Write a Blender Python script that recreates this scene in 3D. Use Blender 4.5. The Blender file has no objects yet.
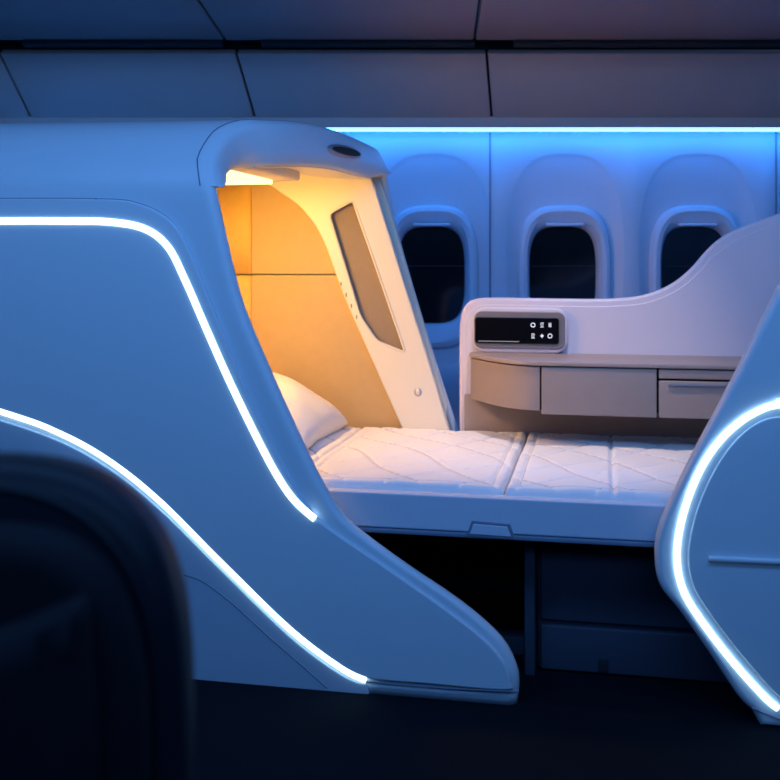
import bpy, bmesh, math, random
from mathutils import Vector, Matrix
random.seed(4)
sc = bpy.context.scene
sc.view_settings.view_transform = 'Standard'

# ---------------------------------------------------------------- frames
F = 1040.0; HZ = 260.0; CH = 1.1
A = math.radians(11.5); ca, sa = math.cos(A), math.sin(A); Y0 = 2.66
def P(u, v, z): return Vector((u*ca+v*sa, Y0-u*sa+v*ca, z))
def at(px, py, v):          # measurement of a point lying on suite plane v -> (u,z) metres
    t = (px-390)/F; k = (v+Y0*ca)/(t*sa+ca)
    return (k*t*ca-(k-Y0)*sa, CH-(py-HZ)/F*k)
def ats(pts, v): return [at(x, y, v) for x, y in pts]
def wat(px, py, Y): return ((px-390)/F*Y, CH-(py-HZ)/F*Y)

def crom(pts, n=8, closed=False):
    out = []; m = len(pts)
    rng = range(m if closed else m-1)
    for i in rng:
        if closed: p0, p1, p2, p3 = pts[(i-1) % m], pts[i], pts[(i+1) % m], pts[(i+2) % m]
        else: p0, p1, p2, p3 = pts[max(i-1, 0)], pts[i], pts[i+1], pts[min(i+2, m-1)]
        for k in range(n):
            t = k/n
            out.append(tuple(0.5*((2*b)+(-a+c)*t+(2*a-5*b+4*c-d)*t*t+(-a+3*b-3*c+d)*t**3) for a, b, c, d in zip(p0, p1, p2, p3)))
    if not closed: out.append(tuple(pts[-1]))
    return out
def roundpoly(pts, r, n=5):
    out = []; m = len(pts)
    for i in range(m):
        p = Vector(pts[i]); a = (Vector(pts[i-1])-p); b = (Vector(pts[(i+1) % m])-p)
        rr_ = min(r, a.length*.45, b.length*.45); p0 = p+a.normalized()*rr_; p1 = p+b.normalized()*rr_
        for k in range(n+1):
            t = k/n; q = p0*(1-t)**2+p*2*t*(1-t)+p1*t*t; out.append((q.x, q.y))
    return out

# ---------------------------------------------------------------- materials
def mat(name, col, rough=.5, metal=0, emit=None, es=0, spec=.5, noise=0, nscale=40, bump=0, bscale=200, coat=0):
    m = bpy.data.materials.new(name); m.use_nodes = True
    nt = m.node_tree; b = nt.nodes['Principled BSDF']
    b.inputs['Base Color'].default_value = (*col, 1)
    b.inputs['Roughness'].default_value = rough; b.inputs['Metallic'].default_value = metal
    b.inputs['Specular IOR Level'].default_value = spec
    b.inputs['Coat Weight'].default_value = coat
    tc = nt.nodes.new('ShaderNodeTexCoord')
    if emit:
        b.inputs['Emission Color'].default_value = (*emit, 1); b.inputs['Emission Strength'].default_value = es
    if noise:
        n = nt.nodes.new('ShaderNodeTexNoise'); n.inputs['Scale'].default_value = nscale
        r = nt.nodes.new('ShaderNodeMix'); r.data_type = 'RGBA'
        nt.links.new(tc.outputs['Object'], n.inputs['Vector'])
        nt.links.new(n.outputs['Fac'], r.inputs['Factor'])
        r.inputs[6].default_value = (*[c*(1-noise) for c in col], 1)
        r.inputs[7].default_value = (*[min(1, c*(1+noise)) for c in col], 1)
        nt.links.new(r.outputs[2], b.inputs['Base Color'])
    if bump:
        n = nt.nodes.new('ShaderNodeTexNoise'); n.inputs['Scale'].default_value = bscale
        bp = nt.nodes.new('ShaderNodeBump'); bp.inputs['Strength'].default_value = bump; bp.inputs['Distance'].default_value = .002
        nt.links.new(tc.outputs['Object'], n.inputs['Vector'])
        nt.links.new(n.outputs['Fac'], bp.inputs['Height']); nt.links.new(bp.outputs['Normal'], b.inputs['Normal'])
    return m
M_shell = mat('shell_satin_white', (.60, .66, .74), .42, noise=.02, nscale=6)
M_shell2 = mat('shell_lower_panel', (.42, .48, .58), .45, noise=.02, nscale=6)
M_cream = mat('cream_plastic', (.82, .75, .62), .4, noise=.02, nscale=8)
M_tan = mat('tan_leather', (.56, .38, .17), .6, noise=.06, nscale=30, bump=.2, bscale=300)
M_inset = mat('inset_brown_fabric', (.30, .22, .15), .7, noise=.06, nscale=60, bump=.2, bscale=300)
M_gold = mat('gold_fabric', (.72, .45, .11), .7, noise=.06, nscale=60)
M_white = mat('console_white', (.70, .65, .72), .38, noise=.02, nscale=6)
M_taupe = mat('taupe_laminate', (.33, .26, .23), .45, noise=.05, nscale=18)
M_taupe2 = mat('taupe_shelf_top', (.36, .28, .25), .4, noise=.05, nscale=18)
M_dark = mat('dark_gap', (.012, .014, .02), .8, noise=.1)
M_seam = mat('seam_line', (.16, .2, .28), .6, noise=.05)
M_bed = mat('bed_frame_grey', (.60, .62, .72), .42, noise=.02)
M_base = mat('bed_base_navy', (.045, .055, .085), .6, spec=.3, noise=.05)
M_quilt = mat('quilted_cotton', (.88, .85, .86), .85, noise=.03, nscale=80, bump=.25, bscale=500)
M_thread = mat('stitch_thread', (.62, .58, .60), .9, noise=.05, nscale=80)
M_pillow = mat('pillow_cotton', (.9, .87, .86), .85, noise=.03, nscale=60, bump=.2, bscale=400)
M_strip = mat('led_strip', (.8, .95, 1), .4, emit=(.55, .86, 1), es=3.6)
M_cove = mat('cove_led', (.2, .6, 1), .4, emit=(.03, .28, 1), es=24)
M_lamp = mat('warm_lamp_diffuser', (1, .8, .5), .4, emit=(1, .68, .28), es=2.4)
M_wall = mat('cabin_wall_panel', (.54, .58, .70), .5, noise=.02, nscale=5)
M_glass = mat('dark_window_pane', (.004, .005, .009), .12, spec=.5, noise=.1, nscale=3)
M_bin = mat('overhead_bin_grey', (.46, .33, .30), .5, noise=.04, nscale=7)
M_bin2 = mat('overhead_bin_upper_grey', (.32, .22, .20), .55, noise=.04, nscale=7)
M_floor = mat('carpet_navy', (.005, .006, .011), .95, spec=.1, noise=.3, nscale=150, bump=.6, bscale=400)
M_ceil = mat('ceiling_grey', (.1, .1, .12), .7, noise=.05)
M_seat = mat('seat_shell_black', (.006, .009, .018), .5, spec=.3, noise=.1, nscale=20)
M_seatc = mat('seat_cushion_navy', (.003, .0045, .010), .75, spec=.25, noise=.2, nscale=60, bump=.2)
M_screen = mat('black_screen', (.004, .004, .006), .15, noise=.1)
M_bezel = mat('bezel_grey', (.24, .21, .21), .35, metal=.2, noise=.04)
M_icon = mat('icon_white', (.9, .9, .9), .5, emit=(.85, .92, 1), es=.7)
M_chrome = mat('metal_ring', (.5, .5, .55), .3, metal=.8, noise=.03)

# ---------------------------------------------------------------- object helpers
def empty(name):
    o = bpy.data.objects.new(name, None); o.empty_display_size = .1
    sc.collection.objects.link(o); return o
def link(me, name, parent, mats, smooth=True, ang=35):
    o = bpy.data.objects.new(name, me); sc.collection.objects.link(o)
    for m in (mats if isinstance(mats, (list, tuple)) else [mats]): me.materials.append(m)
    for p in me.polygons: p.use_smooth = smooth
    if smooth and ang: me.set_sharp_from_angle(angle=math.radians(ang))
    if parent: o.parent = parent
    return o
def mesh(name, verts, faces, parent, mats, smooth=True, ang=35):
    me = bpy.data.meshes.new(name); me.from_pydata([tuple(v) for v in verts], [], faces)
    bm = bmesh.new(); bm.from_mesh(me); bmesh.ops.recalc_face_normals(bm, faces=bm.faces); bm.to_mesh(me); bm.free()
    return link(me, name, parent, mats, smooth, ang)
def grid(rows, closed_c=False, closed_r=False, caps=False):
    R = len(rows); C = len(rows[0]); V = [v for r in rows for v in r]; Fc = []
    for i in range(R if closed_r else R-1):
        for j in range(C if closed_c else C-1):
            a, b = i, (i+1) % R; c, d = j, (j+1) % C
            Fc.append((a*C+c, a*C+d, b*C+d, b*C+c))
    if caps: Fc += [tuple(range(C)), tuple(range((R-1)*C, R*C))]
    return V, Fc
def box(name, lo, hi, parent, m, fn=P, bev=.006, seg=3):
    """box in suite coordinates (u,v,z) (or world when fn=W)"""
    me = bpy.data.meshes.new(name); bm = bmesh.new()
    vs = [bm.verts.new(fn(x, y, z)) for x in (lo[0], hi[0]) for y in (lo[1], hi[1]) for z in (lo[2], hi[2])]
    for f in ((0,1,3,2),(4,6,7,5),(0,4,5,1),(2,3,7,6),(0,2,6,4),(1,5,7,3)): bm.faces.new([vs[i] for i in f])
    bmesh.ops.recalc_face_normals(bm, faces=bm.faces)
    if bev: bmesh.ops.bevel(bm, geom=bm.edges[:], offset=bev, segments=seg, profile=.5, affect='EDGES')
    bm.to_mesh(me); bm.free()
    return link(me, name, parent, m)
def W(x, y, z): return Vector((x, y, z))
def panel(name, loops, v0, v1, m, parent, bev=.004, world=False, res=3):
    """flat panel with outline loops (u,z), holes allowed, thickness v0..v1, rounded edges"""
    cu = bpy.data.curves.new(name+'_c', 'CURVE'); cu.dimensions = '2D'; cu.fill_mode = 'BOTH'
    for lp in loops:
        s = cu.splines.new('POLY'); s.points.add(len(lp)-1)
        for p, q in zip(s.points, lp): p.co = (q[0], q[1], 0, 1)
        s.use_cyclic_u = True
    cu.extrude = max((v1-v0)/2-bev, .0005); cu.bevel_depth = bev; cu.bevel_resolution = res; cu.offset = -bev
    o = bpy.data.objects.new(name+'_c', cu); sc.collection.objects.link(o)
    vm = (v0+v1)/2
    if world: Mx = Matrix(((1,0,0,0),(0,0,-1,vm),(0,1,0,0),(0,0,0,1)))
    else:
        o0 = P(0, vm, 0); Mx = Matrix(((ca,0,-sa,o0.x),(-sa,0,-ca,o0.y),(0,1,0,0),(0,0,0,1)))
    dg = bpy.context.evaluated_depsgraph_get()
    me = bpy.data.meshes.new_from_object(o.evaluated_get(dg)); me.name = name
    me.transform(Mx); bpy.data.objects.remove(o)
    me.materials.clear()
    return link(me, name, parent, m, True, 40)
def tube(name, pts, r, m, parent, flat=1.0, nrm=None, n=10, cap=True):
    """tube through world points; flattened along nrm"""
    rows = []
    for i, p in enumerate(pts):
        p = Vector(p); d = (Vector(pts[min(i+1, len(pts)-1)])-Vector(pts[max(i-1, 0)])).normalized()
        nn = Vector(nrm) if nrm else Vector((0, 0, 1))
        if abs(d.dot(nn)) > .98: nn = Vector((1, 0, 0))
        s = d.cross(nn).normalized(); t = s.cross(d).normalized()
        rows.append([p+s*r*math.cos(2*math.pi*k/n)+t*r*flat*math.sin(2*math.pi*k/n) for k in range(n)])
    V, Fc = grid(rows, closed_c=True, caps=cap)
    return mesh(name, V, Fc, parent, m, True, 60)
VN = (sa, ca, 0)
def strip(name, pxpts, v, r, m, parent, flat=.5, pre=[], post=[]):
    uz = crom(pre+ats(pxpts, v)+post, 10)
    return tube(name, [P(u, v, z) for u, z in uz], r, m, parent, flat, VN)
def rrect(x0, z0, x1, z1, r, n=6):
    out = []
    for cx, cz, a0 in ((x1-r, z1-r, 0), (x0+r, z1-r, 90), (x0+r, z0+r, 180), (x1-r, z0+r, 270)):
        for k in range(n+1):
            a = math.radians(a0+90*k/n); out.append((cx+r*math.cos(a), cz+r*math.sin(a)))
    return out

# ================================================================ LEFT SUITE POD
pod = empty('business_class_suite')
VA = -.03
UL = -1.75
edge_px = [(517,702),(519,684),(515,664),(499,637),(460,603),(400,562),(348,522),(325,490),(300,440),(265,362),(240,300),(223,232),(215,195),(213,178)]
e = crom(ats(edge_px, VA), 10)
e = sorted(e, key=lambda q: q[1])
def lerp_tab(tab, x):
    if x <= tab[0][0]: return tab[0][1]
    for (a, b), (c, d) in zip(tab, tab[1:]):
        if x <= c: return b+(d-b)*(x-a)/max(c-a, 1e-9)
    return tab[-1][1]
ea = [(z, u) for u, z in e]
rows_def = []      # (v,z,nv,nz,uE)
for k in range(64):
    z = .0+1.27*k/63
    rows_def.append((VA, z, -1, 0, lerp_tab(ea, max(z, ea[0][0]))))
u127 = rows_def[-1][4]
arcU = [(0, u127), (.3, -.485), (.6, -.463), (1, -.395)]
for k in range(1, 15):
    a = math.pi/2*k/14
    v = .2-.23*math.cos(a); z = 1.27+.225*math.sin(a)
    rows_def.append((v, z, -math.cos(a), math.sin(a), lerp_tab(arcU, k/14)))
roofU = [(.2, -.395), (.29, -.355), (.5, -.305), (.68, -.268), (.84, -.236)]
for k in range(1, 17):
    v = .2+.64*k/16
    rows_def.append((v, 1.495+.020*math.sin(math.pi*k/16), 0, 1, lerp_tab(roofU, v)))
ew = crom(ats([(386,170),(400,235),(430,338),(458,425),(468,455),(480,500)], 1.03), 8)
ewt = sorted([(z, u) for u, z in ew])
u_w = lerp_tab(ewt, 1.30)
for k in range(1, 13):
    a = math.pi/2*k/12
    rows_def.append((.84+.19*math.sin(a), 1.30+.195*math.cos(a), math.sin(a), math.cos(a), -.236+(u_w+.236)*k/12))
for k in range(1, 30):
    z = 1.30-1.30*k/29
    rows_def.append((1.03, z, 1, 0, lerp_tab(ewt, z)))
ds = [0, .001, .004, .009, .016, .025, .038, .06, .1, .17, .27, .4, .6, .8]
R_ = .028
rows = []
def rise(u, nz):
    t = min(1, max(0, (-.5-u)/.8)); return .010*t*t*(3-2*t)*max(nz, 0)
for v, z, nv, nz, uE in rows_def:
    r = []
    L = uE-UL
    for d in ds+[L]:
        if d < L or d == L:
            q = 0
            if d < R_: q = R_*(1-math.sqrt(max(0, 1-(1-d/R_)**2)))*.8
            r.append(P(uE-min(d, L), v-nv*q, max(z-nz*q, 0)+rise(uE-d, nz)))
    rows.append(r)
V, Fc = grid(rows)
shell = mesh('shell', V, Fc, pod, [M_shell, M_cream], True, 50)
pz = shell.data.polygons[5]
if pz.normal.dot(Vector((-sa, -ca, 0))) < 0:
    shell.data.flip_normals()
sm = shell.modifiers.new('thick', 'SOLIDIFY'); sm.thickness = .028; sm.offset = -1; sm.material_offset = 1; sm.material_offset_rim = 0

# end bulkhead of the pod
vs = [P(UL+.005, v+(-nv)*.01, z-nz*.01+.01*max(nz, 0)) for v, z, nv, nz, _ in rows_def] + [P(UL-.02, v+(-nv)*.01, z-nz*.01+.01*max(nz, 0)) for v, z, nv, nz, _ in rows_def]
n = len(rows_def)
fc = [tuple(range(n)), tuple(range(n, 2*n))]+[(i, (i+1) % n, n+(i+1) % n, n+i) for i in range(n)]
mesh('end_bulkhead', vs, fc, pod, M_shell, True, 30)

# visor fascia over the opening
vis = [r for r in rows_def if (r[0] < .5 and r[1] > 1.29) or (r[0] >= .5 and r[1] > 1.40)]
m_ = len(vis); rr = []; rl = []
for i, (v, z, nv, nz, uE) in enumerate(vis):
    t = i/(m_-1)
    D = .03+.10*min(1, math.sin(math.pi*min(1, max(0, t)))*1.25)**.5
    prof = [(-.04, .004), (-.006, .006), (.006, .012), (.016, .028), (.022, D*.65), (.019, D*.92), (.006, D), (-.012, D+.002), (-.10, D-.012), (-.12, .03), (-.12, .01)]
    rr.append([P(uE+a, v-nv*d, z-nz*d) for a, d in prof])
    rl.append([P(uE+a, v-nv*d, z-nz*d) for a, d in [(.0, D+.003), (-.02, D+.006), (-.16, D-.002), (-.16, D-.012), (0, D-.008)]])
V, Fc = grid(rr, closed_c=True, caps=True)
mesh('visor', V, Fc, pod, M_shell, True, 50)
V, Fc = grid(rl, closed_c=True, caps=True)
mesh('visor_liner', V, Fc, pod, M_cream, True, 50)
# seam where the visor cap meets the roof
tube('visor_seam', [P(uE-.036, v+nv*.0005, z+nz*.0005) for v, z, nv, nz, uE in vis], .0018, M_seam, pod, 1, None)

def ell(name, c, ru, rv, rz, m, parent, sk=0):
    me = bpy.data.meshes.new(name); bm = bmesh.new(); bmesh.ops.create_uvsphere(bm, u_segments=32, v_segments=16, radius=1)
    for q in bm.verts: q.co = P(c[0]+q.co.x*ru+sk*q.co.y*rv, c[1]+q.co.y*rv, c[2]+q.co.z*rz)
    bm.to_mesh(me); bm.free(); return link(me, name, parent, m, True, 0)
ell('visor_grip_ring', (-.263, .58, 1.442), .012, .120, .020, M_chrome, pod, .21)
ell('visor_grip', (-.258, .58, 1.442), .012, .102, .013, M_dark, pod, .21)

# raised outer panel between upper seam and lower light line
up = [(-60,199),(95,199),(140,204),(172,222),(192,255),(212,305),(236,365),(262,425),(288,475),(312,512),(332,530),(382,564),(442,606),(482,637),(504,662),(511,682),(505,690),(430,684),(366,678),(341,666),(290,627),(220,559),(160,500),(110,460),(60,432),(0,411),(-60,396)]
lp = ats(up, VA-.008)
lp = [(UL+.05, lp[0][1])]+lp+[(UL+.05, lp[-1][1]+.05)]
sm_ = [lp[0]]+crom(lp[1:-1], 5)+[lp[-1]]
panel('side_panel', [sm_], VA-.012, VA+.01, M_shell, pod, bev=.005)
strip('seam_panel_edge', up[0:12], VA-.001, .0022, M_seam, pod, .8, pre=[(UL+.06, ats([up[0]], VA)[0][1])])
# lower panel below light strip
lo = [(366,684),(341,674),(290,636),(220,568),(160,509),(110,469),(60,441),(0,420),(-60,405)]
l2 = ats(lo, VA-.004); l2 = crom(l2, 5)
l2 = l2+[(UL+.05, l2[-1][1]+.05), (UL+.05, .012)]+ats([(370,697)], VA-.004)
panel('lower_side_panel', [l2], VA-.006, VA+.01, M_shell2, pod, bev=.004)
# light strips
zt = at(0, 221, VA)[1]
strip('led_strip_upper', [(0,221),(60,221),(110,222),(145,229),(168,247),(185,280),(205,326),(228,378),(252,428),(275,472),(294,500),(315,519)], VA-.013, .0092, M_strip, pod, .45, pre=[(UL+.1, zt)])
strip('led_strip_lower', [(0,411),(60,433),(110,461),(160,501),(220,561),(290,629),(340,667),(366,680)], VA-.010, .0088, M_strip, pod, .45, pre=[(UL+.1, at(0,411,VA)[1]+.14)])
# seams
strip('seam_top', [(0,209),(90,209),(96,206),(96,199)], VA-.0105, .0016, M_seam, pod, .6, pre=[(UL+.1, at(0,209,VA)[1])])
strip('seam_lower_arc', [(184,575),(205,583),(235,606),(270,638),(300,664),(327,688)], VA-.006, .002, M_seam, pod, .6)
strip('seam_toe', [(366,682),(440,688),(519,692)], VA-.012, .002, M_seam, pod, .6)

# interior -------------------------------------------------------
VL = .955
s105 = 1.048
edge_in = crom(ats([(285,190),(308,212),(330,244),(352,300),(378,362),(408,432)], VL), 6)
upper = [q for q in edge_in if q[1] > s105+.003]; lower = [q for q in edge_in if q[1] < s105-.003]
ue = edge_in[0]
panel('lining_upper', [[(-.79, 1.40), (ue[0], 1.40)]+[(u+.03, z) for u, z in upper]+[(upper[-1][0]+.03, s105+.002), (-.79, s105+.002)]], VL, VL+.02, M_tan, pod, bev=.003)
panel('lining_lower', [[(-.79, s105-.002), (lower[0][0]+.03, s105-.002)]+[(u+.03, z) for u, z in lower]+[(lower[-1][0]+.03, .42), (-.79, .42)]], VL, VL+.02, M_tan, pod, bev=.003)
panel('lining_backer', [[(-1.0, 1.43), (-.25, 1.43), (-.20, 1.28), (.0, .6), (.0, .42), (-1.0, .42)]], VL+.021, VL+.04, M_cream, pod, bev=.003)
# head end wall, curved corner into the window-side lining
rr = []
for k in range(13):
    a = math.pi/2*k/12
    rr.append((-.70-.10*math.sin(a) , .95-.10*(1-math.cos(a)) ))
prof = rr+[(-.80, .5), (-.80, .12)]
for nm, zl in (('head_wall_lower', (.42, .7, 1.0, 1.045)), ('head_wall_upper', (1.051, 1.2, 1.42))):
    rows = [[P(u, v, z) for u, v in prof] for z in zl]
    V, Fc = grid(rows); h = mesh(nm, V, Fc, pod, M_gold, True, 60)
    m1 = h.modifiers.new('s', 'SOLIDIFY'); m1.thickness = .012; m1.offset = 0

# cream frame with slanted inset window
fr = ats([(262,180),(280,192),(303,210),(323,240),(344,296),(372,360),(403,430)], .93)
fo = ats([(450,432),(440,398),(424,345),(398,262),(376,190),(371,178)], .93)
hole = roundpoly(ats([(329,214),(353,200),(379,274),(406,353),(377,341),(360,316),(346,270)], .93), .018)
panel('portal_frame', [crom(fr, 6)+fo+ats([(320,168)], .93), hole], .925, .952, M_cream, pod, bev=.006)
panel('inset_trim', [hole], .947, .953, M_inset, pod, bev=.001)
tube('inset_rim', [P(u, .925, z) for u, z in hole+hole[:1]], .0045, M_cream, pod, .8, VN)
b1, b2 = at(418, 392, .925)
ell('frame_button_ring', (b1, .925, b2), .013, .006, .015, M_chrome, pod)
ell('frame_button', (b1, .920, b2), .008, .004, .010, M_cream, pod)
for i in range(4):
    q = at(341+i*5.2, 284+i*11, .925); ell('vent_slot_%d' % (i+1), (q[0], .9245, q[1]), .003, .002, .008, M_taupe, pod)
# canopy lamp
box('canopy_lamp_housing', (-.74, .16, 1.355), (-.42, .62, 1.40), pod, M_cream, bev=.01)
box('canopy_lamp_diffuser', (-.72, .19, 1.342), (-.50, .58, 1.357), pod, M_lamp, bev=.005)
box('suite_floor_box', (UL+.05, .05, .02), (-.9, .98, .44), pod, M_base)

# ================================================================ NEXT SUITE (right)
pod2 = empty('business_class_suite')
ol = [(780,286),(762,322),(740,367),(716,413),(692,458),(670,503),(658,532),(655,558),(660,586),(682,615),(710,655),(738,697),(752,711)]
o2 = crom([at(*q, VA) for q in ol], 8)
tl = crom([(2.6, 1.44), (1.95, 1.43), (1.62, 1.38), (1.42, 1.27), (1.28, 1.12)]+[o2[0]], 6)[:-1]
bz = at(752, 713, VA)[0]
outl = tl+o2+[(bz+.02, .0), (2.6, .0)]
panel('shell', [outl], VA, VA+.055, M_shell, pod2, bev=.016, res=6)
ps = [(800,401),(780,404),(764,408),(742,420),(720,440),(702,466),(688,498),(679,532),(677,562),(684,592),(704,624),(735,664),(765,697)]
st = ats(ps, VA)
st2 = crom([(2.4, st[0][1]+.03), (1.5, st[0][1]+.025)]+st+[at(778, 708, VA)], 8)
tube('led_strip', [P(u, VA-.005, z) for u, z in st2], .0075, M_strip, pod2, .45, VN)
inner = crom(ats([(783,416),(765,419),(746,430),(727,450),(711,476),(698,506),(690,537),(688,562),(694,588),(712,617),(742,656),(770,688),(784,700)], VA), 6)
panel('inner_panel', [[(2.4, inner[0][1]+.02), (1.4, inner[0][1]+.01)]+inner+[(1.2, .05), (2.4, .05)]], VA-.004, VA+.01, M_shell, pod2, bev=.003)
hb = ats([(709,559),(785,563)], VA-.012)
tube('rail_handle', [P(hb[0][0], VA-.010, hb[0][1]), P(1.1, VA-.010, hb[1][1]+.003), P(2.3, VA-.010, hb[1][1]+.003)], .007, M_shell, pod2, .8, VN)
strip('seam_base', [(752,708),(785,722)], VA-.004, .002, M_seam, pod2, .6)
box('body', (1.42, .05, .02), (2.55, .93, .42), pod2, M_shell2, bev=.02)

# ================================================================ BED
bed = empty('lie_flat_bed')
UB0, UB1 = -.79, 1.41
panel('frame_side_rail', [[(UB0, .405), (UB1, .405), (UB1, .497), (UB0, .497)]], .032, .075, M_bed, bed, bev=.006)
box('frame_deck', (UB0, .075, .43), (UB1, .93, .488), bed, M_bed, bev=.004)
box('frame_lip', (UB0, .028, .392), (UB1, .07, .404), bed, M_seam, bev=.003)
q0 = at(468, 537, .03); q1 = at(512, 525, .03)
panel('latch_recess', [[(q0[0]+.01, q1[1]+.006), (q1[0]-.005, q1[1]+.002), (q1[0]+.008, q0[1]), (q0[0]-.005, q0[1]+.003)]], .026, .034, M_seam, bed, bev=.002)
panel('latch_slot', [[(q0[0]+.015, q1[1]-.001), (q1[0]-.012, q1[1]-.004), (q1[0]-.002, q0[1]+.008), (q0[0]+.005, q0[1]+.010)]], .0235, .027, M_bed, bed, bev=.001)
box('base_cabinet', (.36, .22, .0), (1.38, .92, .395), bed, M_base, bev=.008)
box('base_post', (.33, .16, .0), (.358, .92, .395), bed, M_base, bev=.004)
box('base_panel', (.37, .206, .135), (1.37, .222, .385), bed, M_base, bev=.006)
box('base_kick', (.37, .200, .005), (1.37, .222, .125), bed, M_base, bev=.006)
sx = at(603, 665, .2)
box('socket', (sx[0]-.012, .193, sx[1]-.016), (sx[0]+.012, .201, sx[1]+.016), bed, M_dark, bev=.002)
box('base_back', (-.8, .85, 0), (.33, .92, .41), bed, M_dark, bev=.004)
box('floor_cross_member', (-.8, .3, .0), (.32, .36, .05), bed, M_base, bev=.004)

def quilt(name, u0, u1, v0, v1, z0, z1, parent, m, stitches=(), seedx=0):
    nu = max(12, int((u1-u0)/.004)); nv = int((v1-v0)/.004); T = []; thread = []
    for i in range(nu+1):
        r = []
        for j in range(nv+1):
            u = u0+(u1-u0)*i/nu; v = v0+(v1-v0)*j/nv
            d = min(u-u0, u1-u, v-v0, v1-v); e_ = .012
            h = 0 if d > e_ else -(z1-z0)*.5*(1-math.sqrt(max(0, 1-(1-d/e_)**2)))
            a = (u+seedx+.8*v+.04*math.sin(9*v))/.20; b = (u+seedx-.8*v+.04*math.sin(7*v+1))/.20
            qa = abs(math.sin(math.pi*a)); qb = abs(math.sin(math.pi*b))
            h += -.0042*(math.exp(-(qa/.08)**2)+math.exp(-(qb/.08)**2)) + .0020*(min(qa, qb)**.7)
            h -= .004*math.exp(-((d-.032)/.005)**2)
            for s in stitches: h -= .010*math.exp(-((u-s)/.006)**2)
            h += .0020*math.sin(u*13+1)*math.sin(v*11)+.0008*math.sin(u*41+v*17)
            r.append(P(u, v, z1+h-.001))
            if i < nu and j < nv: thread.append(d > .03 and (min(qa, qb) < .045 or abs(d-.032) < .0022))
        T.append(r)
    V, Fc = grid(T)
    C = nv+1; R = nu+1
    ring = [i*C for i in range(R)]+[(R-1)*C+j for j in range(1, C)]+[i*C+C-1 for i in range(R-2, -1, -1)]+[j for j in range(C-2, 0, -1)]
    low_i = []
    for q in ring: low_i.append(len(V)); V.append(Vector((V[q].x, V[q].y, z0)))
    for k in range(len(ring)): Fc.append((ring[k], ring[(k+1) % len(ring)], low_i[(k+1) % len(ring)], low_i[k]))
    Fc.append(tuple(low_i))
    o = mesh(name, V, Fc, parent, [m, M_thread], True, 60)
    for k, t in enumerate(thread):
        if t: o.data.polygons[k].material_index = 1
    return o
quilt('mattress_head', -.785, -.287, .068, .925, .488, .518, bed, M_quilt)
quilt('mattress_middle', -.283, .283, .066, .925, .488, .520, bed, M_quilt, seedx=.05)
quilt('mattress_foot', .289, 1.40, .062, .925, .488, .520, bed, M_quilt, stitches=(.56,), seedx=.1)

# pillow
me = bpy.data.meshes.new('pillow'); bm = bmesh.new(); N = 40
def pil(s, t, sgn):
    ax = (1-abs(s)**2.6); ay = (1-abs(t)**2.6)
    h = .082*(max(ax, 0)*max(ay, 0))**.43*sgn
    cx = .20*s*(1-.09*(1-abs(t))*abs(s)); cy = .29*t*(1-.09*(1-abs(s))*abs(t))
    h += (.004*math.sin(s*7+t*3)+.004*math.sin(t*11-s*4))*(ax*ay)
    return Vector((cx, cy, h))
tilt = Matrix.Rotation(math.radians(26), 4, 'Y')
def place(q):
    q = tilt @ q
    return P(-.512+q.x, .62+q.y, .617+q.z)
top_, bt = [], []
for i in range(N+1):
    s = -1+2*i/N; top_.append([place(pil(s, -1+2*j/N, 1)) for j in range(N+1)]); bt.append([place(pil(s, -1+2*j/N, -1)) for j in range(N+1)])
V1, F1 = grid(top_); V2, F2 = grid(bt)
Vv = V1+V2; Ff = F1+[tuple(k+len(V1) for k in f) for f in F2]
me.from_pydata([tuple(q) for q in Vv], [], Ff); bm.from_mesh(me); bmesh.ops.remove_doubles(bm, verts=bm.verts, dist=.0008); bmesh.ops.recalc_face_normals(bm, faces=bm.faces); bm.to_mesh(me); bm.free()
link(me, 'pillow', None, M_pillow, True, 0)

# ================================================================ SIDE CONSOLE + PRIVACY PANEL
con = empty('side_console')
sw = [(459,470),(459,330),(461,314),(466,304),(476,299),(500,298),(560,299),(610,299),(645,295),(672,284),(692,268),(706,252),(720,239),(742,227),(780,213)]
s_ = ats(sw, .95)
s1 = [(s_[0][0], .0)]+crom(s_[1:], 6)+crom([s_[-1], (1.5, 1.33), (1.9, 1.42), (2.5, 1.44)], 5)[1:]+[(2.5, .0)]
panel('privacy_panel', [s1], .955, 1.01, M_white, con, bev=.010, res=5)
s2 = ats([(466,350),(466,330),(468,317),(473,309),(483,305),(520,305),(560,306),(612,306),(648,302),(677,290),(698,273),(712,257),(727,246),(747,235),(780,222)], .95)
inn = crom(s2, 6)+[(1.4, 1.2), (2.4, 1.3), (2.4, .42), (s2[0][0], .42)]
panel('panel_face', [inn], .949, .957, M_white, con, bev=.003)
def prism(name, plan, z0, z1, parent, m, bev=.005):
    me = bpy.data.meshes.new(name); bm = bmesh.new()
    b_ = [bm.verts.new(P(u, v, z0)) for u, v in plan]; t_ = [bm.verts.new(P(u, v, z1)) for u, v in plan]; k = len(plan)
    bm.faces.new(b_); bm.faces.new(t_)
    for i in range(k): bm.faces.new((b_[i], b_[(i+1) % k], t_[(i+1) % k], t_[i]))
    bmesh.ops.recalc_face_normals(bm, faces=bm.faces)
    if bev:
        eg = [e for e in bm.edges if len(e.link_faces) == 2 and e.calc_face_angle() > .6]
        bmesh.ops.bevel(bm, geom=eg, offset=bev, segments=3, profile=.5, affect='EDGES')
    bm.to_mesh(me); bm.free(); return link(me, name, parent, m)
VF = .65; ue0 = .09; ud = .345; zs = .785
def qc(off, n=10, u0=ue0, v0=.90):
    out = []
    for k in range(n+1):
        t = k/n; a = (u0, v0+off); b = (ud-.12, VF+off); c = (ud, VF+off)
        out.append(tuple((1-t)**2*a[i]+2*t*(1-t)*b[i]+t*t*c[i] for i in (0, 1)))
    return out
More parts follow.
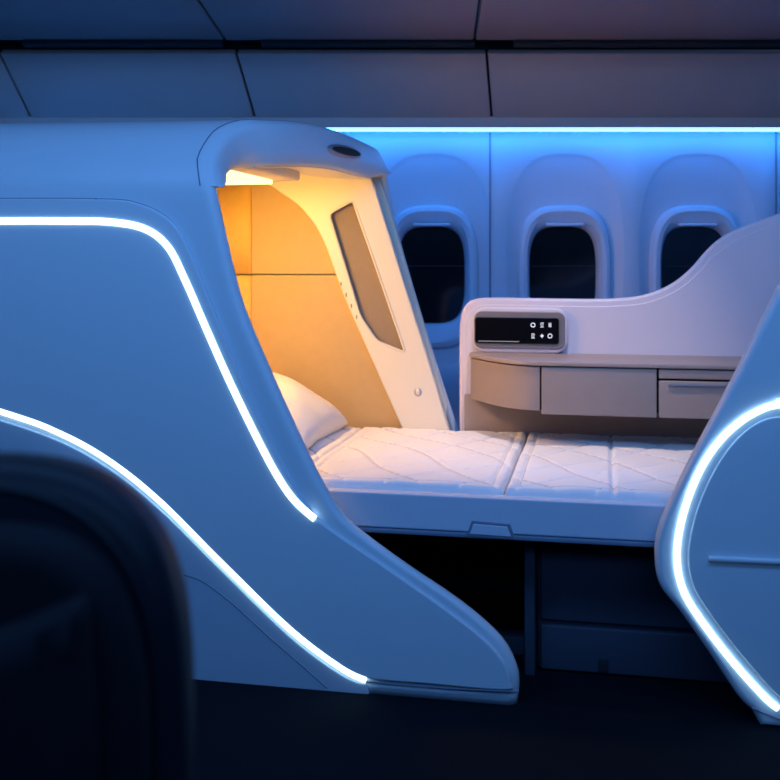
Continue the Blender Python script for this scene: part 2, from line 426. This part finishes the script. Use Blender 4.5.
prism('shelf_top', [(ue0, .948)]+qc(0)+[(1.38, VF), (1.38, .948)], zs-.014, zs, con, M_taupe2, bev=.004)
prism('console_core', [(ue0+.02, .947)]+qc(.035, u0=ue0+.02)+[(1.37, VF+.035), (1.37, .947)], .63, zs-.0145, con, M_dark, bev=0)
o1 = qc(.010, u0=ue0+.004); i1 = qc(.030, u0=ue0+.016)
prism('drawer_front_1', o1[:-1]+[(ud-.003, VF+.010), (ud-.003, VF+.030)]+i1[:-1][::-1], .630, zs-.018, con, M_taupe, bev=.003)
d2 = at(658, 390, VF)[0]
box('drawer_front_2', (ud+.002, VF+.006, .620), (d2-.003, VF+.03, zs-.018), con, M_taupe, bev=.004)
box('drawer_front_3', (d2+.003, VF+.006, .620), (1.37, VF+.03, zs-.052), con, M_taupe, bev=.004)
box('drawer_tray_edge', (d2+.003, VF+.006, zs-.046), (1.37, VF+.03, zs-.018), con, M_taupe, bev=.004)
box('drawer_pull', (d2+.03, VF-.002, zs-.066), (d2+.29, VF+.008, zs-.060), con, M_seam, bev=.001)
box('console_back_lower', (ue0-.02, .93, .40), (1.38, .949, .64), con, M_taupe, bev=.004)
# control panel (built into the console's privacy panel)
cp = empty('control_panel'); cp.parent = con
a0 = at(473, 352, .94); a1 = at(568, 308, .94)
panel('bezel', [rrect(a0[0], a0[1], a1[0], a1[1], .045)], .928, .9489, M_white, cp, bev=.007)
c0 = at(474, 348, .925); c1 = at(565, 312, .925)
panel('bezel_inner', [rrect(c0[0], c0[1], c1[0], c1[1], .026)], .922, .930, M_bezel, cp, bev=.003)
c0 = at(475, 343, .92); c1 = at(559, 318, .92)
panel('screen', [rrect(c0[0], c0[1], c1[0], c1[1], .010)], .917, .925, M_screen, cp, bev=.002)
VI0, VI1 = .9152, .9172
for r_, yy in enumerate((325, 336)):
    for c_, xx in enumerate((533, 542, 550)):
        g = at(xx, yy, .916)
        s = .0078
        k_ = r_*3+c_
        def bar(tag, x0, z0, x1, z1):
            panel('icon_%d_%s' % (k_, tag), [[(g[0]+x0*s, g[1]+z0*s), (g[0]+x1*s, g[1]+z0*s), (g[0]+x1*s, g[1]+z1*s), (g[0]+x0*s, g[1]+z1*s)]], VI0, VI1, M_icon, cp, bev=.0001)
        if k_ in (0, 5):
            circ = [(g[0]+s*math.cos(a*math.pi/8), g[1]+s*math.sin(a*math.pi/8)) for a in range(16)]
            circ2 = [(g[0]+s*.75*math.cos(a*math.pi/8), g[1]+s*.75*math.sin(a*math.pi/8)) for a in range(16)]
            panel('icon_%d' % k_, [circ, circ2], VI0, VI1, M_icon, cp, bev=.0001)
        elif k_ in (1, 3):
            bar('a', -.7, .7, .7, .95); bar('b', -.7, -.12, .7, .12); bar('c', -.7, -.95, .7, -.7)
        elif k_ == 2:
            bar('a', -.5, -.9, -.2, .9); bar('b', .2, -.9, .5, .9)
        else:
            bar('a', -.15, -.9, .15, .9); bar('b', -.8, -.15, .8, .15)
box('status_bar', (c0[0]+.012, .9155, c0[1]+.006), (c0[0]+.15, .9172, c0[1]+.0085), cp, mat('dim_bar', (.3, .3, .3), .5, emit=(.6, .6, .7), es=.15), bev=0)

# ================================================================ CABIN SHELL
WY = 4.16
box('floor', (-5, -1.5, -.05), (5, 4.6, 0), None, M_floor, fn=W, bev=0)
box('ceiling', (-5, -1.5, 2.35), (5, 4.6, 2.42), None, M_ceil, fn=W, bev=0)
wall = empty('wall_window_side')
def sup(hw, hh, cx, cz, y, k=64, p=3.2):
    out = []
    for i in range(k):
        a = 2*math.pi*i/k; c, s = math.cos(a), math.sin(a)
        out.append(Vector((cx+hw*math.copysign(abs(c)**(2/p), c), y, cz+hh*math.copysign(abs(s)**(2/p), s))))
    return out
def rect_ring(cx, hw, z0, z1, cz, y, k=64):
    out = []
    hh0, hh1 = cz-z0, z1-cz
    for i in range(k):
        a = 2*math.pi*i/k; c, s = math.cos(a), math.sin(a)
        m = max(abs(c), abs(s)); x = c/m*hw; zq = s/m
        out.append(Vector((cx+x, y, cz+(zq*hh1 if zq > 0 else zq*hh0))))
    return out
PITCH = .532
wi = 0
for kx in range(-7, 7):
    cx = .700+PITCH*kx
    rings = [rect_ring(cx, PITCH/2, .55, 1.66, 1.06, WY),
             sup(.240, .430, cx, 1.10, WY, p=2.8),
             sup(.232, .422, cx, 1.10, WY+.004, p=2.8),
             sup(.214, .405, cx, 1.10, WY+.014, p=2.8),
             sup(.190, .290, cx, 1.030, WY+.026, p=3.2),
             sup(.181, .280, cx, 1.030, WY+.004, p=3.2),
             sup(.168, .264, cx, 1.032, WY-.002, p=3.2),
             sup(.152, .243, cx, 1.034, WY+.002, p=3.3),
             sup(.145, .213, cx, 1.036, WY+.020, p=3.4),
             sup(.139, .201, cx, 1.039, WY+.030, p=3.5),
             sup(.133, .194, cx, 1.039, WY+.07, p=3.5)]
    V, Fc = grid(rings, closed_c=True)
    mesh('panel_%d' % (kx+8), V, Fc, wall, M_wall, True, 28)
    wi += 1
    w = empty('window_%d' % wi)
    V = sup(.138, .200, cx, 1.039, WY+.060, p=3.5); V2 = [q+Vector((0, .02, 0)) for q in V]
    k = len(V)
    mesh('pane', V+V2, [tuple(range(k)), tuple(range(k, 2*k))]+[(i, (i+1) % k, k+(i+1) % k, k+i) for i in range(k)], w, M_glass, True, 40)
    box('shade_edge', (cx-.126, WY+.045, 1.042+.03), (cx+.126, WY+.055, 1.042+.036), w, M_dark, fn=W, bev=.001)
    box('shade_handle', (cx-.075, WY-.008, 1.235), (cx+.075, WY+.03, 1.247), w, M_wall, fn=W, bev=.005)
box('lower_wall', (-3.3, WY, 0), (4.2, WY+.03, .55), wall, M_wall, fn=W, bev=0)
box('backing', (-3.3, WY+.14, 0), (4.2, WY+.17, 1.9), wall, M_dark, fn=W, bev=0)
x49 = wat(490, 200, WY)[0]
for i, xs in enumerate([x49-2*PITCH, x49, wat(776, 200, WY)[0], x49+4*PITCH]):
    box('trim_%d' % (i+1), (xs-.0035, WY-.004, .0), (xs+.0035, WY+.002, 1.65), wall, M_seam, fn=W, bev=.001)
# cove
cv = empty('cove_light')
box('led_bar', (-3.2, 4.075, 1.607), (4.1, 4.10, 1.616), cv, M_cove, fn=W, bev=0)
box('led_channel', (-3.2, 4.06, 1.617), (4.1, 4.16, 1.66), cv, M_bin, fn=W, bev=.002)
def slab(name, corners, th, m, parent=None):
    me = bpy.data.meshes.new(name); bm = bmesh.new()
    c = [Vector(q) for q in corners]; nrm = (c[1]-c[0]).cross(c[3]-c[0]).normalized()
    if nrm.z < 0: nrm = -nrm
    a = [bm.verts.new(q) for q in c]; b_ = [bm.verts.new(q+nrm*th) for q in c]
    bm.faces.new(a); bm.faces.new(b_)
    for i in range(4): bm.faces.new((a[i], a[(i+1) % 4], b_[(i+1) % 4], b_[i]))
    bmesh.ops.recalc_face_normals(bm, faces=bm.faces)
    bmesh.ops.bevel(bm, geom=bm.edges[:], offset=.007, segments=3, profile=.5, affect='EDGES')
    bm.to_mesh(me); bm.free(); return link(me, name, parent, m)
xs = [-3.2, -2.35, -1.40, -.524, .402, 1.62, 2.6, 3.6]
def shx(x): return -.045 if x < 1.2 else -.03
for a, b in zip(xs, xs[1:]):
    o = empty('overhead_bin')
    g = .004
    slab('door', [(a+g, 4.085, 1.632), (b-g, 4.085, 1.632), (b-g+shx(b), 3.84, 1.862), (a+g+shx(a), 3.84, 1.862)], .03, M_bin, o)
    slab('latch_rail', [(a+.05, 3.835, 1.880), (b-.09, 3.835, 1.880), (b-.09, 3.80, 1.891), (a+.05, 3.80, 1.891)], .02, M_dark, o)
xu = [-3.2, -2.5, -1.55, -.605, .31, 1.45, 2.5, 3.6]
for a, b in zip(xu, xu[1:]):
    o = empty('overhead_bin'); g = .004
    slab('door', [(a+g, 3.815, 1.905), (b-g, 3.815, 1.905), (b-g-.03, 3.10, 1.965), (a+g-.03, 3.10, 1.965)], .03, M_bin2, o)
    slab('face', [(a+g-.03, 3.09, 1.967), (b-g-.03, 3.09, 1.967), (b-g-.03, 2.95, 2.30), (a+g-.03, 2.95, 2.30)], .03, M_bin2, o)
box('trim_1', (-3.2, 3.83, 1.93), (3.6, 4.2, 1.96), None, M_dark, fn=W, bev=0)  # near-black sheet added behind the slot between bin rows, stands in for its shade
slabb = slab('trim_2', [(-3.2, 4.15, 1.68), (3.6, 4.15, 1.68), (3.6, 3.88, 1.92), (-3.2, 3.88, 1.92)], .01, M_dark)  # near-black sheet added behind the lower doors so their gaps look shaded

# ================================================================ FOREGROUND SEAT
seat = empty('airplane_seat')
SY = .98
def sw_(px, py): return wat(px-7, py+9, SY)
so = [sw_(*q) for q in [(190,800),(189,700),(186,640),(178,588),(160,540),(132,503),(95,476),(50,461),(0,455)]]
half = crom(so, 6)
left = [(-.92, so[-1][1]-.01), (-.98, so[-1][1]-.06), (-1.02, so[-1][1]-.16), (-1.03, .5)]
outer = [(half[0][0], .30)]+half+crom([half[-1], (-.75, so[-1][1]+.004)]+left, 6)[1:]+[(-1.03, .30)]
panel('back_shell', [outer], SY, SY+.09, M_seat, seat, bev=.03, world=True, res=6)
tube('shell_piping', [Vector((x, SY-.002, z)) for x, z in crom([(q[0]-.022, q[1]-.02) for q in so], 6)], .004, M_seat, seat, .8, (0, 1, 0))
ins = [sw_(*q) for q in [(160,800),(160,700),(155,640),(140,585),(118,548),(80,520),(30,510),(-60,508)]]
iz = crom(ins, 6)+[(-.95, ins[-1][1]-.02), (-.97, .42)]+[(ins[0][0], .42)]
panel('back_cushion', [iz], SY-.05, SY+.02, M_seatc, seat, bev=.03, world=True, res=6)
fold = [sw_(*q) for q in [(120,800),(124,700),(118,620),(112,570),(85,575),(40,592),(-40,615)]]
panel('headrest_wing', [crom(fold, 5)+[(-.85, fold[-1][1]-.05), (-.85, .45)]], SY-.10, SY-.02, M_seatc, seat, bev=.035, world=True, res=6)
box('seat_cushion', (-.95, .42, .30), (-.27, SY+.02, .45), seat, M_seatc, fn=W, bev=.04, seg=5)
box('armrest', (-.275, .40, .30), (-.20, SY+.02, .60), seat, M_seat, fn=W, bev=.02, seg=4)
box('armrest_far', (-1.02, .40, .30), (-.95, SY+.02, .60), seat, M_seat, fn=W, bev=.02, seg=4)
box('pedestal', (-.85, .45, .0), (-.35, .95, .30), seat, M_seat, fn=W, bev=.02)

# ================================================================ LIGHTS
def area(name, loc, target, sx, sy, power, col, parent=None, spread=180):
    l = bpy.data.lights.new(name, 'AREA'); l.shape = 'RECTANGLE'; l.size = sx; l.size_y = sy; l.energy = power; l.color = col; l.spread = math.radians(spread)
    o = bpy.data.objects.new(name, l); sc.collection.objects.link(o); o.location = loc
    d = Vector(target)-Vector(loc); o.rotation_euler = d.to_track_quat('-Z', 'Y').to_euler()
    if parent: o.parent = parent
    return o
BL = (.13, .39, .97)
area('ceiling_mood_light', (-.5, 1.3, 2.33), (-.5, 2.4, 1.2), 4.2, .3, 64, BL)
area('front_fill_light', (.2, -.6, 2.0), (0, 2.9, 1.5), 4.0, .5, 28, BL)  # unseen fill behind the camera, added to brighten bins and shell fronts
area('ceiling_mood_light_bed', (.9, 3.0, 2.3), (.7, 3.2, .4), 2.2, .25, 5, (.16, .36, 1))
c = P(-.60, .42, 1.335)
area('canopy_lamp_light', c, P(-.42, .72, .7), .20, .30, 13, (1, .57, .13), pod)
l = bpy.data.lights.new('reading_light', 'SPOT'); l.energy = 54; l.color = (1, .82, .76); l.spot_size = math.radians(52); l.spot_blend = .9; l.shadow_soft_size = .05
o = bpy.data.objects.new('reading_light', l); sc.collection.objects.link(o); o.location = (.48, 2.75, 2.25)
o.rotation_euler = (Vector(P(.45, .68, .6))-o.location).to_track_quat('-Z', 'Y').to_euler()

w = bpy.data.worlds.new('cabin_night'); sc.world = w; w.use_nodes = True
w.node_tree.nodes['Background'].inputs[0].default_value = (.02, .05, .16, 1)
w.node_tree.nodes['Background'].inputs[1].default_value = .2

# ================================================================ CAMERA
cam = bpy.data.cameras.new('camera'); co = bpy.data.objects.new('camera', cam); sc.collection.objects.link(co)
co.location = (0, 0, CH); co.rotation_euler = (math.pi/2, 0, 0)
cam.sensor_width = 36; cam.lens = F/780*36; cam.shift_y = -(390-HZ)/780
cam.dof.use_dof = True; cam.dof.focus_distance = 2.95; cam.dof.aperture_fstop = 3.2
cam.clip_start = .02
sc.camera = co
